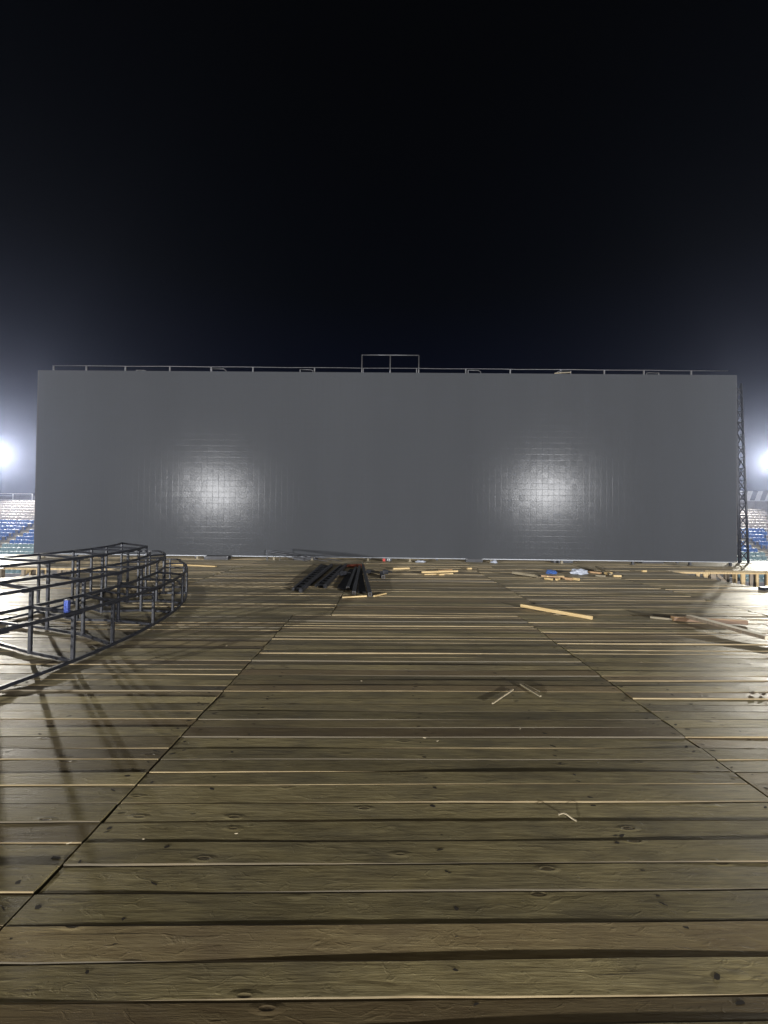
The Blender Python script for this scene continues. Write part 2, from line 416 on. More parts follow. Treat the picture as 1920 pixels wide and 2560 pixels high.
# timber frame below the deck edges
fr = MB()
for x in [base_ for base_ in (-10.6, -8.85, -7.0, -5.15, -3.3, -1.45, 0.4, 2.25, 4.1, 5.95, 7.6, 8.95)]:
    fr.box((x, 6.3 if x > -7.5 else 4.2, -0.125), (0.09, 11.6 if x > -7.5 else 7.6, 0.14))
fr.build('joist', M['post_old'], deck)

plat = thing('screen_platform', 'long raised board platform carrying the big screen behind the deck', None); plat['kind'] = 'structure'
sv, sf, si, sr = [], [], [], []
for pl in strip:
    vs, fs, ix = pl.geom(5); n = len(sv)
    sv += vs; sf += [tuple(a+n for a in f) for f in fs]; si += ix; sr += [pl.rnd]*len(vs)
o = tag(obj('platform_planks', sv, sf, [M['wood'], M['edge']], plat, si), kind='stuff'); add_rnd(o, sr)
def post(x, y, w, d, z0, z1, m, lean=0.0, name='post'):
    MB().bar((x+lean, y, z0), (x, y, z1), w, d, 0, (0, 1, 0), 0.004).build(name, M[m], plat)
ed = lambda x: sy(x, 12.362 if x < 9.13 else srows[3])
for x0, x1 in ((-17.0, -11.2), (-11.18, -7.7), (8.0, 9.12), (9.14, 12.4), (12.42, 18.0)):
    MB().bar((x0, ed(x0)+0.025, -0.075), (x1, ed(x1)+0.025, -0.075), 0.045, 0.055).build('edge_beam', M['post'], plat)
rgx = random.Random(3)
for x, w, m in ((-15.6, .13, 'post'), (-14.2, .12, 'post_old'), (-13.0, .14, 'post'), (-11.95, .15, 'post'), (-11.0, .10, 'post_old'), (-10.55, .11, 'post'), (-9.95, .13, 'post_old'),
                (-9.3, .11, 'post'), (-8.85, .13, 'post'), (-8.2, .16, 'post'),
                (8.35, .12, 'post_old'), (8.75, .20, 'post'), (9.3, .12, 'post_old'), (9.75, .10, 'post'), (10.25, .12, 'post'), (10.50, .14, 'post'), (10.80, .17, 'post_old'), (11.75, .13, 'post'), (12.02, .10, 'post_old'), (12.22, .08, 'post'), (12.60, .14, 'post'),
                (13.6, .13, 'post'), (14.5, .12, 'post_old'), (15.6, .13, 'post'), (16.9, .13, 'post')):
    post(x, ed(x)+rgx.choice([0.11, 0.16]), w, 0.05, GZ, -0.05, m)
for x in [-16+1.45*i for i in range(24)]:
    for yy in (13.6, 15.0, 15.9):
        post(x+rgx.uniform(-.3, .3), sy(x, yy), 0.12, 0.10, GZ, -0.05, 'post_old' if rgx.random() < .7 else 'post')
for xa, za, xb, zb, m in ((-11.6, -0.75, -10.9, -0.1, 'post'), (-9.8, -0.1, -9.1, -0.75, 'post_old'), (11.0, -0.15, 11.5, -0.6, 'post_old'), (11.55, -0.6, 11.1, -1.1, 'post_old'), (12.75, -1.0, 13.9, -0.1, 'post_old'), (9.9, -0.2, 9.1, -0.9, 'post_old'), (14.2, -0.9, 15.3, -0.2, 'post')):
    MB().bar((xa, ed(xa)+0.25, za), (xb, ed(xb)+0.25, zb), 0.09, 0.05, 0, (0, 1, 0)).build('brace', M[m], plat)
for x0, x1, y in ((-16.9, -0.2, 14.0), (-0.1, 17.9, 14.2)):
    MB().bar((x0, sy(x0, y), -0.125), (x1, sy(x1, y), -0.125), 0.06, 0.14).build('bearer', M['post_old'], plat)

# ------------------------------------------------------------------ LED wall
A0, A1 = Vector((-12.85, 14.75, 0)), Vector((12.72, 14.45, 0))
ux = (A1-A0).normalized(); nrm = Vector((ux.y, -ux.x, 0)); wrot = math.atan2(ux.y, ux.x)
SZ0, SZ1 = 0.145, 6.92
wall = thing('led_wall', 'giant switched-off grey display wall standing at the back of the stage', 'screen')
NX, NZ = 121, 32; L_ = (A1-A0).length; mw, mh = L_/NX, (SZ1-SZ0)/NZ
def mod_mesh(w, h, g=0.0003, b=0.007, d=0.03):
    x, z = w/2-g, h/2-g
    vs = [(-x+b, 0, -z+b), (x-b, 0, -z+b), (x-b, 0, z-b), (-x+b, 0, z-b), (-x, b*0.045, -z), (x, b*0.045, -z), (x, b*0.045, z), (-x, b*0.045, z), (-x, d, -z), (x, d, -z), (x, d, z), (-x, d, z)]
    fs = [(0, 1, 2, 3)]+[(4+i, 4+(i+1) % 4, (i+1) % 4, i) for i in range(4)]+[(8+i, 8+(i+1) % 4, 4+(i+1) % 4, 4+i) for i in range(4)]
    return vs, fs
mvs, mfs = mod_mesh(mw, mh)
mm = bpy.data.meshes.new('module'); mm.from_pydata(mvs, [], mfs); mm.materials.append(M['led'])
cells = []
for j in range(NZ):
    for i in range(NX):
        c = A0+ux*((i+0.5)*mw); c.z = SZ0+(j+0.5)*mh
        d = min((c.x+6.17)**2+(c.z-2.42)**2, (c.x-5.84)**2+(c.z-2.55)**2)
        cells.append((d, c))
cells.sort(key=lambda t: t[0])
colt = [random.gauss(0, 1) for _ in range(400)]
rest = MB()
for q, (d, c) in enumerate(cells):
    jr, ir = int((c.z-SZ0)/mh), int((c.x-A0.x)/mw)
    tx, tz, off = random.gauss(0, 0.0024)+0.4*0.008*mnoise.noise(Vector((jr*0.9, 3.3, 0))), random.gauss(0, 0.0022)+0.4*0.008*mnoise.noise(Vector((ir*0.9, 8.1, 0))), random.uniform(-0.0003, 0.0003)
    rot = Matrix.Rotation(wrot+tz, 3, 'Z') @ Matrix.Rotation(tx, 3, 'X')
    if q < 300:
        o = bpy.data.objects.new('module', mm); C.objects.link(o); o.parent = wall
        o.matrix_local = Matrix.Translation(c+nrm*off) @ rot.to_4x4()
    else:
        rest.add([rot @ Vector(v)+c+nrm*off for v in mvs], mfs)
tag(rest.build('module_array', M['led'], wall), kind='stuff')
ctr = (A0+A1)/2-nrm*0.10
RZ = Matrix.Rotation(wrot, 3, 'Z')
MB().box((ctr.x, ctr.y, (SZ0+SZ1)/2), (L_-0.01, 0.12, SZ1-SZ0-0.01), 0, RZ).build('cabinet_backing', M['dark'], wall)
MB().box((ctr.x, ctr.y+0.06, SZ0-0.018), (L_, 0.16, 0.032), 0, RZ).build('bottom_rail', M['alu'], wall)
for sx in (-1, 1):
    p = ctr+ux*sx*(L_/2+0.03)
    MB().box((p.x, p.y+0.02, (SZ0+SZ1)/2), (0.05, 0.20, SZ1-SZ0+0.01), 0, RZ).build('side_edge', M['dark'], wall)
for x in (-12.5, -9.6, -6.8, -4.0, -2.6, -0.56, 0.96, 3.9, 6.45, 9.0, 11.05, 12.5):
    t_ = (x-A0.x)/(A1.x-A0.x); y = A0.y+(A1.y-A0.y)*t_
    MB().bar((x, y-0.02, 0.006), (x, y-0.02, SZ0-0.036), 0.07, 0.07, 0, (0, 1, 0)).box((x, y-0.02, 0.012), (0.14, 0.14, 0.012)).build('foot', M['old' if x < 8 else 'dark'], wall)
# support legs behind the wall
for x in (-11.5, -7.0, -2.5, 2.0, 6.5, 11.0):
    MB().bar((x, 15.65, 0.02), (x, 15.0, 6.6), 0.10, 0.10, 0, (0, 1, 0)).bar((x, 15.0, 0.02), (x, 14.95, 6.8), 0.08, 0.08, 0, (0, 1, 0)).bar((x, 15.6, 2.2), (x, 14.98, 2.2), 0.06).bar((x, 15.3, 4.4), (x, 14.96, 4.4), 0.06).build('support_leg', M['truss'], wall)
# flight cases and ballast seen under the bottom edge
under = [('case', -6.48, -5.62, 14.62, .13, 'long black road case under the far left part of the screen', 'road case', 'dark'),
         ('ballast_block', -3.30, -2.50, 14.80, .12, 'black ballast block under the screen left of the added ghost rods', 'ballast', 'dark'),
         ('case', 3.02, 3.62, 14.75, .13, 'short black road case under the screen just right of the pale sticks', 'road case', 'dark'),
         ('ballast_block', 6.25, 6.95, 14.85, .12, 'black ballast block under the screen right of the tilted board', 'ballast', 'dark'),
         ('case', 9.62, 10.42, 15.05, .13, 'black road case under the right part of the screen by bright boards', 'road case', 'dark')]
for nm, xa, xb, y, h, lab, cat, m in under:
    t = thing(nm, lab, cat, ((xa+xb)/2, y, 0.008))
    MB().box((0, 0, h/2), (xb-xa, 0.30, h)).build('shell', M[m], t)
    MB().box((0, 0, h*0.55), (xb-xa+0.006, 0.306, 0.012)).build('trim_strip', M['truss'], t)
    for sx in (-1, 1): MB().box((sx*((xb-xa)/2-0.02), -0.152, h*0.85), (0.045, 0.012, 0.035)).build('corner_plate', M['galv'], t)

# rails on top
YT = 14.95
gr = thing('guardrail', 'long thin metal handrail running along the top of the display wall', 'railing')
zr = lambda x: 7.170+0.0033*(x+12.5)
MB().tube([(x, YT, zr(x)+0.006*math.sin(x*2.1)) for x in [-12.5+25.36*i/26 for i in range(27)]], 0.015).build('rail', M['galv'], gr, True)
for x in (-12.47, -11.24, -9.77, -8.10, -6.55, -4.98, -2.67, 3.01, 4.68, 6.57, 8.21, 9.70, 11.48):
    MB().bar((x, YT, 6.70), (x, YT, zr(x)-0.013), 0.045, 0.045, 0, (0, 1, 0)).build('post', M['galv'], gr)
gg = thing('guard_frame', 'tall rectangular tube frame standing over the middle of the screen top', 'railing')
MB().tube([(-0.89, YT-.05, 7.68), (1.24, YT-.05, 7.69)], 0.022).build('top_tube', M['galv'], gg, True)
for x in (-0.89, 0.17, 1.24): MB().tube([(x, YT-.05, 6.65), (x, YT-.05, 7.69)], 0.022).build('post', M['galv'], gg, True)
for x in (-0.84, 1.16): MB().bar((x, YT-.05, 6.65), (x, YT-.05, zr(x)-0.02), 0.035, 0.035, 0, (0, 1, 0)).build('short_post', M['galv'], gg)
for (xa, xb, z, drop, lab) in ((-9.3, -8.95, 7.0, .02, 'flat grey lug at the left end of the screen top'), (-6.49, -5.96, 7.085, .06, 'bent grey tube handle near the left end of the screen top'),
                         (-3.19, -2.72, 7.09, .03, 'short grey tube handle left of the tall middle frame on the screen top'), (3.08, 3.55, 7.135, .05, 'grey tube handle first right of the tall middle frame on the screen top'),
                         (6.4, 6.91, 7.15, .05, 'double brownish tube handle on the right half of the screen top'), (9.75, 10.2, 7.12, .01, 'flat pale tube handle near the right end of the screen top')):
    t = thing('grab_bar', lab, 'grab bar')
    s_ = 1 if xa < 6 else -1
    p0, p1 = (xa, xb) if s_ > 0 else (xb, xa)
    pts = [(p0, 14.86, z), (p1-s_*0.09, 14.86, z-0.004), (p1, 14.86, z-drop), (p1+s_*0.01, 14.88, 6.9)]
    MB().tube(pts, 0.017, 6).build('tube', M['galv'], t, True)
    MB().bar((p0, 14.86, 6.9), (p0, 14.86, z), 0.03, 0.03, 0, (0, 1, 0)).build('stay', M['galv'], t)
    if 6 < xa < 7: MB().bar((xa-0.1, 14.84, 7.05), (xb, 14.84, z-0.06), 0.03, 0.03).build('lower_bar', M['old'], t)
for x, lab in ((0.24, 'small pale cap beside the middle post on the screen top'), (1.59, 'small pale cap right of the tall middle frame on the screen top'), (12.41, 'small white cap at the right end of the screen top')):
    MB().tube([(x, 14.72, 6.88), (x, 14.72, 6.94), (x, 14.72, 6.955)], [0.055, 0.05, 0.02], 10).build('end_cap', M['white'], None, True); tag(C.objects[-1], lab, 'cap')

# truss tower at the right end
tw = thing('truss_tower', 'dark narrow lattice truss tower rising behind the right edge of the screen', 'truss tower')
def tch(z, s, d):       # chord position at height z; s 0 left / 1 right; d front/back
    k_ = z/6.95
    xl, xr = 13.68-0.10*k_, 14.05-0.27*k_
    return Vector((xl+(xr-xl)*s, 15.42+0.34*d-0.1*k_*d, z))
for s_ in (0, 1):
    for d in (0, 1):
        MB().tube([tch(z, s_, d) for z in (0.01, 2.3, 4.6, 6.95)], 0.040 if s_ else 0.032, 7).build('chord', M['truss'], tw, True)
zz = 0.06; q = 0
while zz < 6.7:
    h = 0.43
    z2 = min(zz+h, 6.93)
    MB().tube([tch(zz, 0, 0), tch(z2, 1, 0)], 0.020, 6).build('brace', M['truss'], tw, True)
    MB().tube([tch(zz, 1, 0)+Vector((0, -0.03, 0)), tch(z2, 0, 0)+Vector((0, -0.03, 0))], 0.019, 6).build('brace', M['truss'], tw, True)
    MB().tube([tch(zz, 1, 1), tch(z2, 0, 1)], 0.017, 6).build('brace', M['truss'], tw, True)
    if q % 4 == 3: MB().tube([tch(z2, 0, 0), tch(z2, 1, 0)], 0.027, 6).build('strut', M['truss'], tw, True)
    MB().tube([tch(z2, 1, 0), tch(z2, 1, 1)], 0.014, 6).build('strut', M['truss'], tw, True)
    zz = z2+0.02; q += 1
MB().box((13.86, 15.6, 0.012), (0.55, 0.55, 0.016)).build('base_plate', M['truss'], tw)

# ------------------------------------------------------------------ grandstand
TIER0, RISE, TREAD, Y0 = -2.88, 0.331, 0.75, 38.2
st = thing('grandstand', 'stepped concrete grandstand terraces rising behind the screen', None); st['kind'] = 'structure'
for i in range(-4, 17):
    y0, z = Y0+i*TREAD, TIER0+i*RISE
    MB().box((0, (y0+54)/2, z-RISE/2-0.002), (150, 54-y0, RISE)).build('terrace_step', M['concrete'], st)
MB().box((0, Y0-3*TREAD-1, -4.4+0.3), (150, 0.2, 0.9)).build('front_wall', M['wallp'], st)
for sx in (-1, 1):
    for i in range(-3, 17):
        y0, z = Y0+i*TREAD, TIER0+i*RISE
        MB().box((sx*39.1, y0-0.19, z-RISE+RISE/4+0.004), (1.35, 0.37, RISE/2)).build('aisle_step', M['step'], st)
        MB().box((sx*39.1, y0+0.2, z+0.006), (1.35, 0.4, 0.02)).build('aisle_tread', M['step'], st)

def seat_mesh(m):
    b = MB(); n = 6
    w = 0.21
    # back shell: front & rear grids, slightly dished
    prof = [(0.00, 0.40), (-0.015, 0.52), (0.02, 0.66), (0.07, 0.775), (0.10, 0.79)]
    fr_ = []; bk = []
    for (dy, z) in prof:
        fr_.append([(-w*1.0+2*w*j/n, dy+0.05*(abs(2*j/n-1)**2)*-1, z-0.03*(abs(2*j/n-1)**3) if z > .7 else z) for j in range(n+1)])
        bk.append([(-w*1.0+2*w*j/n, dy+0.035-0.05*(abs(2*j/n-1)**2), z-0.03*(abs(2*j/n-1)**3) if z > .7 else z) for j in range(n+1)])
    vs = [v for r in fr_+bk for v in r]; k_ = n+1; P = len(prof); fs = []
    for i in range(P-1):
        for j in range(n):
            fs.append((i*k_+j, i*k_+j+1, (i+1)*k_+j+1, (i+1)*k_+j))
            o_ = P*k_; fs.append((o_+i*k_+j+1, o_+i*k_+j, o_+(i+1)*k_+j, o_+(i+1)*k_+j+1))
    for j in range(n):
        o_ = P*k_; a = (P-1)*k_+j; fs.append((a, a+1, o_+a+1, o_+a))
    for i in range(P-1):
        o_ = P*k_
        fs.append((i*k_, (i+1)*k_, o_+(i+1)*k_, o_+i*k_)); fs.append((i*k_+n, o_+i*k_+n, o_+(i+1)*k_+n, (i+1)*k_+n))
    b.add(vs, fs)
    # pan with rolled front lip, and a leg bracket
    b.sweep([(0, 0.02, 0.40), (0, -0.18, 0.385), (0, -0.36, 0.405), (0, -0.41, 0.37)], 0.42, 0.03)
    b.box((0, -0.08, 0.19), (0.05, 0.12, 0.38))
    me = bpy.data.meshes.new('stadium_seat'); me.from_pydata([tuple(v) for v in b.v], [], b.f); me.materials.append(m)
    for p in me.polygons: p.use_smooth = len(p.vertices) == 4 and p.index < len(fs)
    return me
SM = {c: seat_mesh(M['seat_'+c]) for c in 'wbt'}
ORD = ['first', 'second', 'third', 'fourth', 'fifth', 'sixth', 'seventh', 'eighth', 'ninth', 'tenth', 'eleventh', 'twelfth', 'thirteenth', 'fourteenth', 'fifteenth', 'sixteenth', 'seventeenth', 'eighteenth', 'nineteenth', 'twentieth', 'twenty-first', 'twenty-second']
CN = {'w': 'white', 'b': 'blue', 't': 'pale teal'}
for sx, side, edge_ in ((-1, 'left', 'screen'), (1, 'right', 'truss')):
    for i in range(16, -5, -1):
        y, z = Y0+i*TREAD+0.50, TIER0+i*RISE
        c = 'w' if i >= 10 else ('b' if i >= 3 else 't')
        lo, hi = 0.868*y, (0.966 if sx < 0 else 0.955)*y
        if sx > 0: lo = 0.884*y
        pitch = 0.50; k0 = math.ceil(lo/pitch); cnt = 0
        x = k0*pitch+(0.0 if i % 2 else 0.05)
        while x < hi:
            if abs(x-39.1) > 0.85:
                o = bpy.data.objects.new('stadium_seat', SM[c]); C.objects.link(o)
                o.location = (sx*x, y, z); o.rotation_euler = (random.uniform(-.02, .02), 0, -sx*0.10+random.uniform(-.03, .03))
                tag(o, f'{CN[c]} seat {ORD[cnt]} from the {edge_}, {ORD[16-i]} row from the top, {side} stand', 'seat', f'{CN[c]} seats in the {side} stand')
                cnt += 1
            x += pitch

# rail at the top of the left terraces, wall and striped screen at the top of the right
rl = thing('terrace_railing', 'thin pale railing along the top of the left seating terraces', 'railing', (0, 51.9, TIER0+16*RISE))
H_ = 4.13-(TIER0+16*RISE)
MB().tube([(-56, 0, H_), (-45.6, 0, H_+0.02)], 0.03).build('top_rail', M['pale'], rl, True)
MB().tube([(-56, 0, H_*0.55), (-45.6, 0, H_*0.55)], 0.02).build('middle_rail', M['pale'], rl, True)
for x in (-55.5, -53.2, -50.9, -48.2, -45.7): MB().tube([(x, 0, 0), (x, 0, H_+0.02)], 0.035).build('post', M['pale'], rl, True)
lp = thing('back_wall', 'low dark wall behind the top row of the left terraces', 'wall', (-50, 53.2, TIER0+16*RISE))
MB().box((0, 0, 0.75), (12.5, 0.2, 1.5)).build('wall_face', M['darkp'], lp)
MB().box((0, 0, 1.53), (12.6, 0.26, 0.06)).build('coping', M['wallp'], lp)
rw = thing('terrace_wall', 'grey panelled wall behind the top row of the right terraces', 'wall', (50, 52.6, TIER0+16*RISE))
MB().box((0, 0, 0.95), (12.5, 0.2, 1.9)).build('wall_face', M['wallp'], rw)
MB().box((0, -0.02, 1.93), (12.6, 0.3, 0.06)).build('coping', M['pale'], rw)
for k_ in range(8): MB().box((-6+1.6*k_, -0.105, 0.95), (0.05, 0.02, 1.88)).build('joint_strip', M['darkp'], rw)
sc = thing('striped_fence', 'slanting dark and pale striped sheet fence above the right terraces', 'fence', (46, 53.0, 4.42))
MB().box((5, 0.06, 0.63), (12, 0.05, 1.26)).build('dark_sheet', M['darkp'], sc)
for k_ in range(8):
    x = -0.9+1.35*k_
    MB().add([(x, 0, 0), (x+0.68, 0, 0), (x+1.12, 0, 1.26), (x+0.48, 0, 1.26), (x, 0.03, 0), (x+0.68, 0.03, 0), (x+1.12, 0.03, 1.26), (x+0.48, 0.03, 1.26)],
             [(0, 1, 2, 3), (5, 4, 7, 6), (0, 4, 5, 1), (1, 5, 6, 2), (2, 6, 7, 3), (3, 7, 4, 0)]).build('pale_panel', M['pale'], sc)
MB().box((5, -0.03, -0.03), (12, 0.1, 0.06)).build('bottom_channel', M['pale'], sc)

# ------------------------------------------------------------------ floodlight masts
def flood(loc, zs, aim, power, label, col, gz, spread=128, soft=0.40):
    t = thing('floodlight_mast', label, 'floodlight', loc, 0, 'floodlights around the stadium')
    top = max(zs)+0.6-loc[2]
    MB().tube([(0, 0, 0), (0, 0, top*0.5), (0, 0, top)], [0.11, 0.09, 0.07], 10).build('mast', M['galv'], t, True)
    MB().tube([(0.38, 0.1, 0), (0.38, 0.1, top*0.8)], [0.06, 0.05], 8).build('stay_pole', M['galv'], t, True)
    d = (Vector(aim)-Vector((loc[0], loc[1], sum(zs)/len(zs)))); dh = Vector((d.x, d.y, 0)).normalized(); side = dh.cross(Vector((0, 0, 1)))
    rot = d.to_track_quat('-Y', 'Z').to_matrix()
    for z in zs:
        zl = z-loc[2]
        MB().bar((side*-0.7)+Vector((0, 0, zl-0.3)), (side*0.7)+Vector((0, 0, zl-0.3)), 0.07).build('crossarm', M['galv'], t)
        for s_ in (-0.42, 0.42):
            c = side*s_+dh*0.22+Vector((0, 0, zl))
            h = MB().box(c, (0.62, 0.24, 0.48), 0, rot).box(c-rot @ Vector((0, -0.2, 0)), (0.4, 0.18, 0.3), 0, rot).build('lamp_head', M['dark'], t)
            MB().box(c+rot @ Vector((0, -0.126, 0)), (0.54, 0.012, 0.40), 0, rot).build('lamp_glass', M['lamp'], h)
    li = bpy.data.lights.new('flood_lamp', 'SPOT'); li.energy = power; li.color = col; li.spot_size = R(spread); li.spot_blend = 0.85; li.shadow_soft_size = soft
    lo = bpy.data.objects.new('flood_lamp', li); C.objects.link(lo); lo.parent = t
    lo.location = dh*0.75+Vector((0, 0, sum(zs)/len(zs)-loc[2])); lo.rotation_euler = d.to_track_quat('-Z', 'Y').to_euler()
flood((-51.7, 52.6, TIER0+16*RISE), (9.9, 8.55), (0, 6, 0), FLOOD_BACK*1.4, 'lit floodlight mast at the left edge above the white seats', (1.0, 0.95, 0.84), GZ)
flood((51.0, 52.2, TIER0+16*RISE), (10.2, 9.0), (0, 6, 0), FLOOD_BACK, 'lit floodlight mast at the right edge above the striped fence', (1.0, 0.95, 0.82), GZ)
flood((-26.6, -31.0, GZ), (5.2, 4.8), (0, 14, 2), FLOOD_FRONT, 'floodlight behind the viewer mirrored in the left half of the screen', (0.97, 0.97, 0.98), GZ, soft=0.22)
flood((23.4, -31.8, GZ), (5.8, 5.4), (0, 14, 2), FLOOD_FRONT, 'floodlight behind the viewer mirrored in the right half of the screen', (0.97, 0.97, 0.98), GZ, soft=0.22)

# ------------------------------------------------------------------ curved three-step steel frame
cf = thing('curved_step_frame', 'black welded three-step curved riser frame of square tube at left', 'steel frame', (-4.0, 5.5, 0))
cf_o = Vector((-4.0, 5.5, 0))
ARC = {'C': ((-9.95, 5.1), 6.69), 'B': ((-10.0, 5.6), 6.10), 'A': ((-10.0, 6.3), 5.46), 'D': ((-10.4, 7.0), 4.90)}
HT = {'C': 0.545, 'B': 0.745, 'A': 0.945, 'D': 0.945}
def arc(k_, deg, z):
    (cx, cy_), r = ARC[k_]
    return Vector((cx+r*math.cos(R(deg)), cy_+r*math.sin(R(deg)), z))-cf_o
def rail(k_, a0, a1, z, extra=()):
    n = max(6, int((a1-a0)/2.2)); pts = [arc(k_, a0+(a1-a0)*i/n, z) for i in range(n+1)]+[Vector(p)-cf_o for p in extra]
    MB().sweep(pts, 0.036, 0.036, bev=0.004).build('rail', M['black'], cf)
def bar(name, a, b, w=0.035):
    MB().bar(a, b, w, w, bev=0.004).build(name, M['black'], cf)
T = 0.0205
PC = [-34, -27, -20, -13.3, -6.9, -2.1, 5.6, 12.2, 18.0, 26.6, 33.5]
PB = [-38, -30, -23, -16.5, -9.9, -3.4, 3.1, 9.5, 16.9, 24, 30.5]
PA = [-44, -36, -29, -22, -15, -8.4, -3.4, 1.9, 10, 15.4, 21.8]
PD = [-56, -47, -38, -30, -22, -14, -6.6, 1.2, 7.0, 13.6, 27.2]
zb = 0.032
cend = [(-4.80, 9.47, 0), (-4.96, 9.60, 0), (-5.12, 9.64, 0), (-5.40, 9.50, 0)]
bend = [(-5.20, 9.36, 0), (-5.36, 9.50, 0), (-5.52, 9.54, 0), (-6.05, 9.20, 0)]
rail('C', -34, 38.5, HT['C'], [(x, y, HT['C']) for x, y, _ in cend]); rail('C', -34, 38.5, zb, [(x, y, zb) for x, y, _ in cend])
rail('B', -38, 36, HT['B'], [(x, y, HT['B']) for x, y, _ in bend]); rail('B', -38, 36, HT['C'])
rail('A', -44, 22.2, HT['A']); rail('A', -44, 30, HT['B'])
rail('D', -56, 27.8, HT['A']); rail('D', -56, 27.8, zb)
for a in PC: bar('post', arc('C', a, zb+T), arc('C', a, HT['C']-T))
for a in PB: bar('post', arc('B', a, zb-0.02), arc('B', a, HT['B']-T))
for a in PA: bar('post', arc('A', a, zb-0.02), arc('A', a, HT['A']-T))
for a in PD: bar('post', arc('D', a, zb+T), arc('D', a, HT['A']-T), 0.034)
bar('post', Vector((-5.12, 9.62, zb))-cf_o, Vector((-5.12, 9.62, HT['C']))-cf_o, 0.034)
bar('post', Vector((-5.55, 9.52, zb))-cf_o, Vector((-5.55, 9.52, HT['B']))-cf_o, 0.034)
def cross(ka, a, kb, b, z, w=0.034):
    p, q = arc(ka, a, z), arc(kb, b, z); d = (q-p).normalized()
    bar('crossbar', p+d*0.021, q-d*0.021, w)
for a, b in zip(PB, PC): cross('B', a, 'C', b, HT['C']); cross('B', a, 'C', b, zb)
for a, b in zip(PA, PB): cross('A', a, 'B', b, HT['B']); cross('A', a, 'B', b, zb)
for a, b in zip(PD, PA): cross('D', a, 'A', b, HT['A']); cross('D', a, 'A', b, zb)
gus = MB()
for k_, P_, zt in (('C', PC, HT['C']), ('B', PB, HT['B']), ('A', PA, HT['A'])):
    for a in P_: gus.bar(arc(k_, a-0.9, zt-T-0.006), arc(k_, a+0.9, zt-T-0.006), 0.036, 0.010)
gus.build('weld_plates', M['black'], cf)

# blue drink can standing on the lowest step rail
cp = arc('C', -7.6, HT['C']+0.0205)+cf_o
can = thing('drink_can', 'slim blue drink can standing on the lowest rail of the curved frame', 'can', cp)
def lathe(prof, n=20):
    return [[(r*math.cos(2*math.pi*k_/n), r*math.sin(2*math.pi*k_/n), z) for k_ in range(n)] for r, z in prof]
MB().rings(lathe([(0.0245, 0.0), (0.0285, 0.008), (0.0290, 0.02), (0.0290, 0.125), (0.0285, 0.130)])).build('body', M['can'], can, True)
MB().rings(lathe([(0.0285, 0.130), (0.0255, 0.139), (0.0265, 0.1405), (0.0265, 0.1425), (0.024, 0.1425), (0.0235, 0.139)])).build('rim', M['rim'], can, True)
MB().box((0, -0.006, 0.1410), (0.014, 0.022, 0.0015)).build('tab', M['rim'], can)

# ------------------------------------------------------------------ loose timber
def timber(name, label, a, b, w, h, m, za=0.0, zb_=0.0, cat='timber', seg=1, roll=0.0, z0=0.012, side=None):
    a, b = Vector((a[0], a[1], za+h/2+z0)), Vector((b[0], b[1], zb_+h/2+z0)); c = (a+b)/2; d = b-a
    ang = math.atan2(d.y, d.x); t = bpy.data.objects
    rng = random.Random(len(label)*7+int(abs(a.x)*10))
    L = d.length; n = max(3, int(L/0.25)); rings = []
    for i in range(n+1):
        x = -L/2+L*i/n; wz = 0.002*rng.uniform(-1, 1); bv = min(w, h)*0.08; ww = w*(1+0.03*rng.uniform(-1, 1))
        pr = [(-ww/2+bv, -h/2), (ww/2-bv, -h/2), (ww/2, -h/2+bv), (ww/2, h/2-bv), (ww/2-bv, h/2), (-ww/2+bv, h/2), (-ww/2, h/2-bv), (-ww/2, -h/2+bv)]
        rings.append([(x, p+wz, q_) for p, q_ in pr])
    o = MB().rings(rings).build(name, [M[m], M[side]] if side else M[m])
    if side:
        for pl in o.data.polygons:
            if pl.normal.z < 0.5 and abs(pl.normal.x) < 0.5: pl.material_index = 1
    o.location = c; o.rotation_euler = (roll, -math.atan2(d.z, Vector((d.x, d.y)).length), ang)
    return tag(o, label, cat)
timber('timber_batten', 'yellow sawn batten lying diagonally right of centre on the deck', (2.50, 7.26), (3.34, 6.40), 0.055, 0.055, 'pine')
timber('timber_board', 'reddish brown board lying flat at right under the crossing board', (4.62, 6.40), (5.62, 6.22), 0.11, 0.066, 'pine_red', side='brown')  # dark brown sides carry the front shadow in their colour
timber('timber_board', 'pale topped board propped slanting across the reddish board at right', (4.80, 6.30), (5.08, 5.30), 0.105, 0.050, 'pine_lit', 0.068, 0.034, side='post_old')  # pale top is floodlight put into the wood colour
timber('splintered_board', 'short splintered board end beside the reddish board at right', (4.36, 6.55), (4.62, 6.42), 0.05, 0.03, 'old')
timber('timber_stick', 'lone pale stick lying in front of the screen centre', (0.30, 12.28), (0.81, 12.42), 0.05, 0.05, 'pine')
timber('timber_stick', 'longest pale stick in the small pile before the screen centre', (1.09, 11.40), (2.18, 11.74), 0.05, 0.05, 'pine', 0.02, 0.02)
timber('timber_stick', 'short stick resting over the back of the small pale pile', (1.62, 11.62), (2.05, 12.05), 0.06, 0.035, 'pine_red', 0.05, 0.03)
timber('timber_stick', 'thin pale stick at the front of the small pale pile', (1.15, 11.20), (1.98, 11.42), 0.045, 0.03, 'pine')
timber('timber_offcut', 'tiny pale offcut at the front of the small pale pile', (1.55, 11.16), (1.70, 11.20), 0.05, 0.045, 'pine')
timber('timber_offcut', 'single pale offcut right of the small pale pile', (2.62, 12.52), (2.76, 12.56), 0.06, 0.05, 'pine')
timber('timber_plank', 'thick rough plank lying tipped beside yellow blocks right of centre', (3.70, 11.36), (4.16, 10.92), 0.24, 0.07, 'old', 0.02, 0.0, roll=-0.25)
timber('timber_block', 'yellow block just right of the tipped rough plank', (4.28, 10.62), (4.42, 10.46), 0.06, 0.05, 'pine')
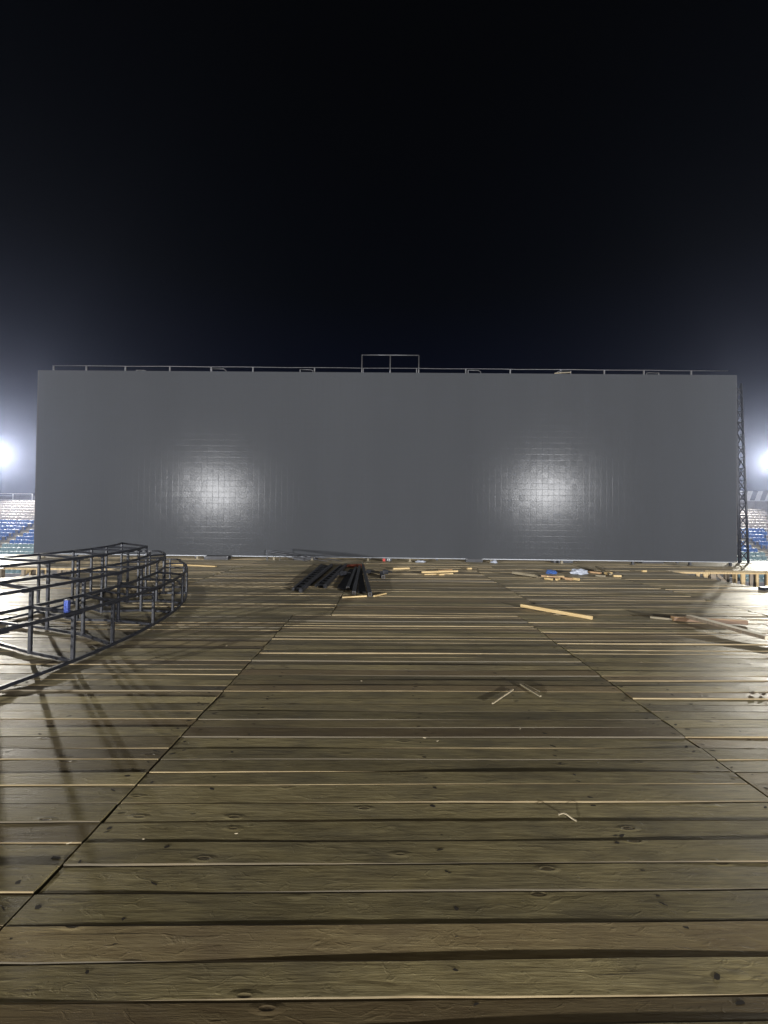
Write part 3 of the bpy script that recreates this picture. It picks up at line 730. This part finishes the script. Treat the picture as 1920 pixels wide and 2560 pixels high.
timber('timber_block', 'second yellow block right of the tipped plank, turned the other way', (4.52, 10.46), (4.66, 10.62), 0.06, 0.05, 'pine')
timber('timber_block', 'orange yellow block left of the rightmost yellow block', (4.82, 10.62), (4.95, 10.50), 0.07, 0.06, 'pine_red')
timber('timber_block', 'rightmost yellow block in the row beside the tipped plank', (5.00, 10.60), (5.12, 10.46), 0.07, 0.06, 'pine')
timber('timber_stick', 'thin yellow stick lying behind the row of yellow blocks', (4.50, 11.05), (4.98, 11.05), 0.05, 0.04, 'pine')
timber('timber_stick', 'dark stick slanting behind the row of yellow blocks', (4.40, 11.15), (5.06, 10.72), 0.06, 0.04, 'pine_red')
timber('timber_stick', 'greyed stick slanting in the heap right of the white bag', (6.95, 13.1), (6.52, 11.5), 0.06, 0.05, 'old', 0.04, 0.0)
timber('timber_stick', 'brown stick lying behind the heap right of the white bag', (6.02, 12.2), (6.42, 11.8), 0.06, 0.05, 'pine_red')
timber('timber_stick', 'flat brown stick at the front of the heap right of the white bag', (5.98, 11.30), (6.22, 11.22), 0.06, 0.04, 'old')
timber('timber_offcut', 'pale offcut at the right front of the heap by the white bag', (6.46, 11.26), (6.66, 11.22), 0.06, 0.05, 'pine')
timber('timber_offcut', 'upper pale offcut at the right of the heap by the white bag', (6.50, 11.75), (6.72, 11.80), 0.07, 0.06, 'pine', roll=0.3)
timber('timber_offcut', 'lone pale offcut on the dark boards far right of the white bag', (8.00, 12.40), (8.15, 12.42), 0.06, 0.05, 'pine')
timber('timber_strip', 'left thin pale strip lying before the black tubes', (-0.80, 7.86), (-0.33, 8.02), 0.035, 0.03, 'pine')
timber('timber_strip', 'right thin pale strip lying before the black tubes', (-0.18, 8.02), (0.06, 8.32), 0.035, 0.03, 'pine')
timber('timber_strip', 'long pale strip lying on the deck near the left end of the screen', (-6.9, 12.9), (-5.2, 12.45), 0.10, 0.03, 'pine')
timber('wood_sliver', 'thin pale sliver pointing up right on the middle planks', (0.95, 3.45), (1.22, 3.74), 0.012, 0.010, 'splinter')
timber('wood_sliver', 'thin grey sliver pointing down right on the middle planks', (1.33, 3.86), (1.42, 3.60), 0.020, 0.012, 'old')
timber('wood_sliver', 'second grey sliver beside the one pointing down right', (1.36, 3.86), (1.45, 3.70), 0.012, 0.010, 'old')
# curled shaving
pts = [(0.955+0.012*i, 2.17-0.001*i*i*0.6, 0.016+0.010*math.sin(i*0.7)) for i in range(8)]
tag(MB().sweep(pts, 0.008, 0.004).build('wood_shaving', M['splinter']), 'curled pale wood shaving at the plank edge in the right foreground', 'shaving')
for x, y, r, lab in ((3.42, 3.72, 0.3, 'left curled brown chip at the right edge of the deck'), (3.50, 3.70, -0.2, 'right curled brown chip at the right edge of the deck')):
    vs = []; 
    rings = [[(-0.035+0.01*i+0.004*j*0, -0.018*math.sin(math.pi*i/7)*(1 if j else -1)*1.0, 0.012+0.012*math.cos(i)*0.6+(0.004 if j else 0)) for j in (0, 1)] for i in range(8)]
    v = [p for r_i in rings for p in r_i]; f = [(2*i, 2*i+1, 2*i+3, 2*i+2) for i in range(7)]
    o = obj('bark_chip', v+[(a, b, c-0.006) for a, b, c in v], f+[tuple(k_+16 for k_ in reversed(q_)) for q_ in f], M['post_old']); o.location = (x, y, 0.008); o.rotation_euler = (0, 0, r)
    tag(o, lab, 'wood chip')
rc = random.Random(11)
cm = MB().rings([[(-0.02, 0, 0), (-0.02, 0.004, 0.001), (-0.019, 0.003, 0.004)], [(0.0, -0.006, 0), (0.002, 0.007, 0.001), (0, 0, 0.008)], [(0.022, -0.002, 0), (0.022, 0.002, 0), (0.021, 0, 0.003)]]).build('wood_chip', M['splinter'])
spots = [(-0.72, 2.02), (0.31, 2.91), (0.40, 2.87), (-1.16, 1.98), (1.05, 3.05), (2.9, 4.5), (2.45, 4.2), (0.2, 5.1), (-1.9, 4.9), (3.6, 5.2), (1.9, 5.3), (-0.3, 6.2), (-2.6, 6.6), (4.4, 7.3), (0.9, 7.4), (2.2, 8.2), (-3.0, 8.8), (5.5, 8.4), (1.4, 9.1), (-1.5, 1.95), (4.7, 5.8), (3.0, 9.4), (-0.2, 3.9)]
for i, (x, y) in enumerate(spots):
    o = cm if i == 0 else cm.copy()
    if i: C.objects.link(o)
    s_ = rc.uniform(0.25, 0.6)*(1 if y < 4 else 1.5)
    o.location = (x, y, 0.013); o.rotation_euler = (0, 0, rc.uniform(-1.5, 1.5)); o.scale = (s_, s_, s_)
    tag(o, 'tiny pale wood chip lying loose on the grey planks', 'wood chip', 'loose wood chips on the deck')

# ------------------------------------------------------------------ black steel pile in front of the screen
def ladder(label, pa, pb, qa, qb, n):
    o_ = (Vector((*pa, 0))+Vector((*qb, 0)))/2
    t = thing('truss_ladder', label, 'truss', o_)
    P = lambda p, z: Vector((p[0], p[1], z))-o_
    MB().bar(P(pa, 0.06), P(pb, 0.06), 0.07, 0.085, bev=0.006).build('side_tube', M['pile'], t)
    MB().bar(P(qa, 0.05), P(qb, 0.05), 0.05, 0.06, bev=0.006).build('side_tube', M['pile'], t)
    for i in range(n):
        k_ = (i+0.5)/n
        a = P(pa, 0.045).lerp(P(pb, 0.045), k_); b = P(qa, 0.045).lerp(P(qb, 0.045), k_); d = (b-a).normalized()
        MB().bar(a+d*0.035, b-d*0.025, 0.16, 0.03).build('rung', M['pile'], t)
ladder('black truss ladder lying left-most before the screen', (-1.72, 8.36), (-1.66, 12.9), (-1.92, 8.55), (-2.0, 12.95), 12)
ladder('second black truss ladder lying beside the leftmost one', (-1.29, 8.88), (-1.21, 12.95), (-1.52, 9.02), (-1.36, 12.9), 11)
def tube_thing(label, a, b, w, za=0.0, zb_=0.0):
    c = (Vector((*a, 0))+Vector((*b, 0)))/2; t = thing('steel_tube', label, 'steel tube', c)
    A, B = Vector((*a, za+w/2+0.012))-c, Vector((*b, zb_+w/2+0.012))-c
    MB().bar(A, B, w, w, bev=0.005).build('tube', M['pile'], t)
    d = (A-B).normalized(); MB().bar(A-d*0.001, A+d*0.002, w*0.99, w*0.99).build('cut_end', M['galv'], t)
    MB().bar(A+d*0.0005, A+d*0.003, w*0.78, w*0.78).build('bore_shade', M['gouge'], t)  # dark plate painting the shade inside the open tube end
tube_thing('leftmost of three black tubes fanning toward the viewer', (-0.77, 8.72), (-0.84, 12.3), 0.075)
tube_thing('middle of three black tubes fanning toward the viewer', (-0.60, 8.22), (-0.73, 12.4), 0.075, 0.0, 0.03)
tube_thing('rightmost of three black tubes fanning, its open end bright', (-0.26, 8.08), (-0.64, 12.45), 0.075, 0.0, 0.05)
tube_thing('short black tube stub right of the fanned tubes, end facing', (0.0, 10.45), (-0.06, 11.0), 0.085)
def sheet(label, pts, th=0.02, z=0.010):
    n = len(pts); c = sum((Vector((*p, 0)) for p in pts), Vector())/n
    v = [Vector((*p, z))-c for p in pts]+[Vector((*p, z+th))-c for p in pts]
    f = [tuple(range(n-1, -1, -1)), tuple(range(n, 2*n))]+[(i, (i+1) % n, n+(i+1) % n, n+i) for i in range(n)]
    o = obj('black_sheet', v, f, M['blackm']); o.location = c; return tag(o, label, 'board')  # flat matt black sheet laid beside the tubes
sheet('flat black sheet lying left of the fanned tubes', [(-1.03, 8.95), (-0.83, 8.75), (-0.88, 12.2), (-1.02, 12.2)])
sheet('narrow black sheet between the left and middle fanned tubes', [(-0.72, 8.75), (-0.62, 8.75), (-0.77, 12.3), (-0.81, 12.3)])
sheet('wide black sheet between the middle and right fanned tubes', [(-0.53, 8.42), (-0.36, 8.42), (-0.66, 12.3), (-0.70, 12.3)], 0.03)
def clamp(label, x, y, s):
    t = thing('pipe_clamp', label, 'clamp', (x, y, 0.012))
    MB().box((0, 0, 0.05*s), (0.14*s, 0.12*s, 0.10*s)).build('jaw', M['black'], t)
    MB().tube([(0.05*s, 0, 0.07*s), (0.17*s, -0.03, 0.06*s)], 0.018*s, 6).build('bolt', M['black'], t)
    MB().box((-0.09*s, 0.02, 0.035*s), (0.08*s, 0.08*s, 0.06*s)).build('lug', M['black'], t)
clamp('black clamp lying between the second ladder and the fanned tubes', -1.08, 10.9, 1.2)
clamp('black clamp lying against the right fanned tube', -0.42, 11.4, 1.0)
clamp('black clamp farthest right of the fanned tubes', 0.06, 11.3, 1.1)
def crumple(name, label, cat, loc, size, m, seed, sub=3):
    bm = bmesh.new(); bmesh.ops.create_icosphere(bm, subdivisions=sub, radius=1.0)
    for v in bm.verts:
        n = mnoise.noise(v.co*1.7+Vector((seed, 0, 0)))*0.45+mnoise.noise(v.co*4.5+Vector((0, seed, 0)))*0.22
        v.co *= (1+n); v.co = Vector((v.co.x*size[0], v.co.y*size[1], max(v.co.z, -0.55)*size[2]))
    mz = min(v.co.z for v in bm.verts)
    for v in bm.verts: v.co.z -= mz
    me = bpy.data.meshes.new(name); bm.to_mesh(me); bm.free(); me.materials.append(m)
    o = bpy.data.objects.new(name, me); C.objects.link(o); o.location = loc; return tag(o, label, cat)
crumple('cloth_scrap', 'rust red cloth scrap heaped at the far ends of the fanned tubes', 'cloth', (-0.95, 12.9, 0.01), (0.34, 0.16, 0.05), M['rust'], 3.1)
crumple('plastic_bag', 'crumpled white plastic bag lying on the deck right of centre', 'bag', (5.72, 11.72, 0.01), (0.24, 0.13, 0.10), M['bag_w'], 5.3)
crumple('plastic_bag', 'small crumpled blue plastic bag behind the yellow blocks', 'bag', (4.92, 11.72, 0.01), (0.15, 0.10, 0.08), M['bag_b'], 8.9)
crumple('plastic_wrap', 'white crumpled wrap lying under the screen near its centre', 'wrap', (1.32, 14.35, 0.01), (0.17, 0.10, 0.05), M['bag_w'], 1.7)
crumple('plastic_wrap', 'pale wrap lying under the screen right of the short road case', 'wrap', (3.98, 14.45, 0.01), (0.13, 0.09, 0.06), M['bag_w'], 2.9)
tb = thing('steel_offcut', 'black box section offcut lying at the right edge of the deck', 'steel offcut', (8.98, 9.42, 0.012), 0.5)
MB().box((0, 0, 0.03), (0.42, 0.12, 0.06)).build('shell', M['black'], tb)
MB().box((-0.19, -0.0, 0.062), (0.05, 0.13, 0.012)).build('strap', M['truss'], tb)
# little red and white number plate under the screen
sg = thing('number_plate', 'little red and white number plate under the bottom edge of the screen', 'sign', (0.12, 14.42, 0.02))
MB().box((-0.10, 0, 0.055), (0.09, 0.02, 0.10)).build('red_half', M['red'], sg)
MB().box((0.06, 0, 0.055), (0.23, 0.02, 0.10)).build('dark_half', M['dark'], sg)
fc = bpy.data.curves.new('digits', 'FONT'); fc.body = '43'; fc.size = 0.125; fc.extrude = 0.002; fc.align_x = 'CENTER'; fc.align_y = 'CENTER'
tmp = bpy.data.objects.new('digits', fc); C.objects.link(tmp); dg = bpy.context.evaluated_depsgraph_get()
dm = bpy.data.meshes.new_from_object(tmp.evaluated_get(dg)); bpy.data.objects.remove(tmp); dm.materials.clear(); dm.materials.append(M['white'])
fo = bpy.data.objects.new('digits', dm); C.objects.link(fo); fo.parent = sg; fo.location = (0.06, -0.013, 0.055); fo.rotation_euler = (R(90), 0, 0)
# slender rods added to stand in for ghost reflections on the screen
for (x0, z0, y0), (x1, z1, y1), w, lab in (((-4.20, .385, 14.40), (-1.50, .02, 14.42), .03, 'topmost of three added rods standing in for ghost reflections before the screen'),
                                 ((-4.15, .33, 14.36), (-2.0, .02, 14.30), .026, 'middle of three added rods standing in for ghost reflections before the screen'),
                                 ((-3.7, .20, 14.33), (-2.7, .02, 14.22), .022, 'lowest of three added rods standing in for ghost reflections before the screen')):
    t = thing('ghost_rod', lab, 'rod', (x0, y0, 0))
    MB().bar((0, 0, z0), (x1-x0, y1-y0, z1), w, w*0.7).build('rod', M['truss'], t)
    MB().bar((0, 0, 0.01), (0, 0, z0), 0.016, 0.016, 0, (0, 1, 0)).build('stand', M['truss'], t)
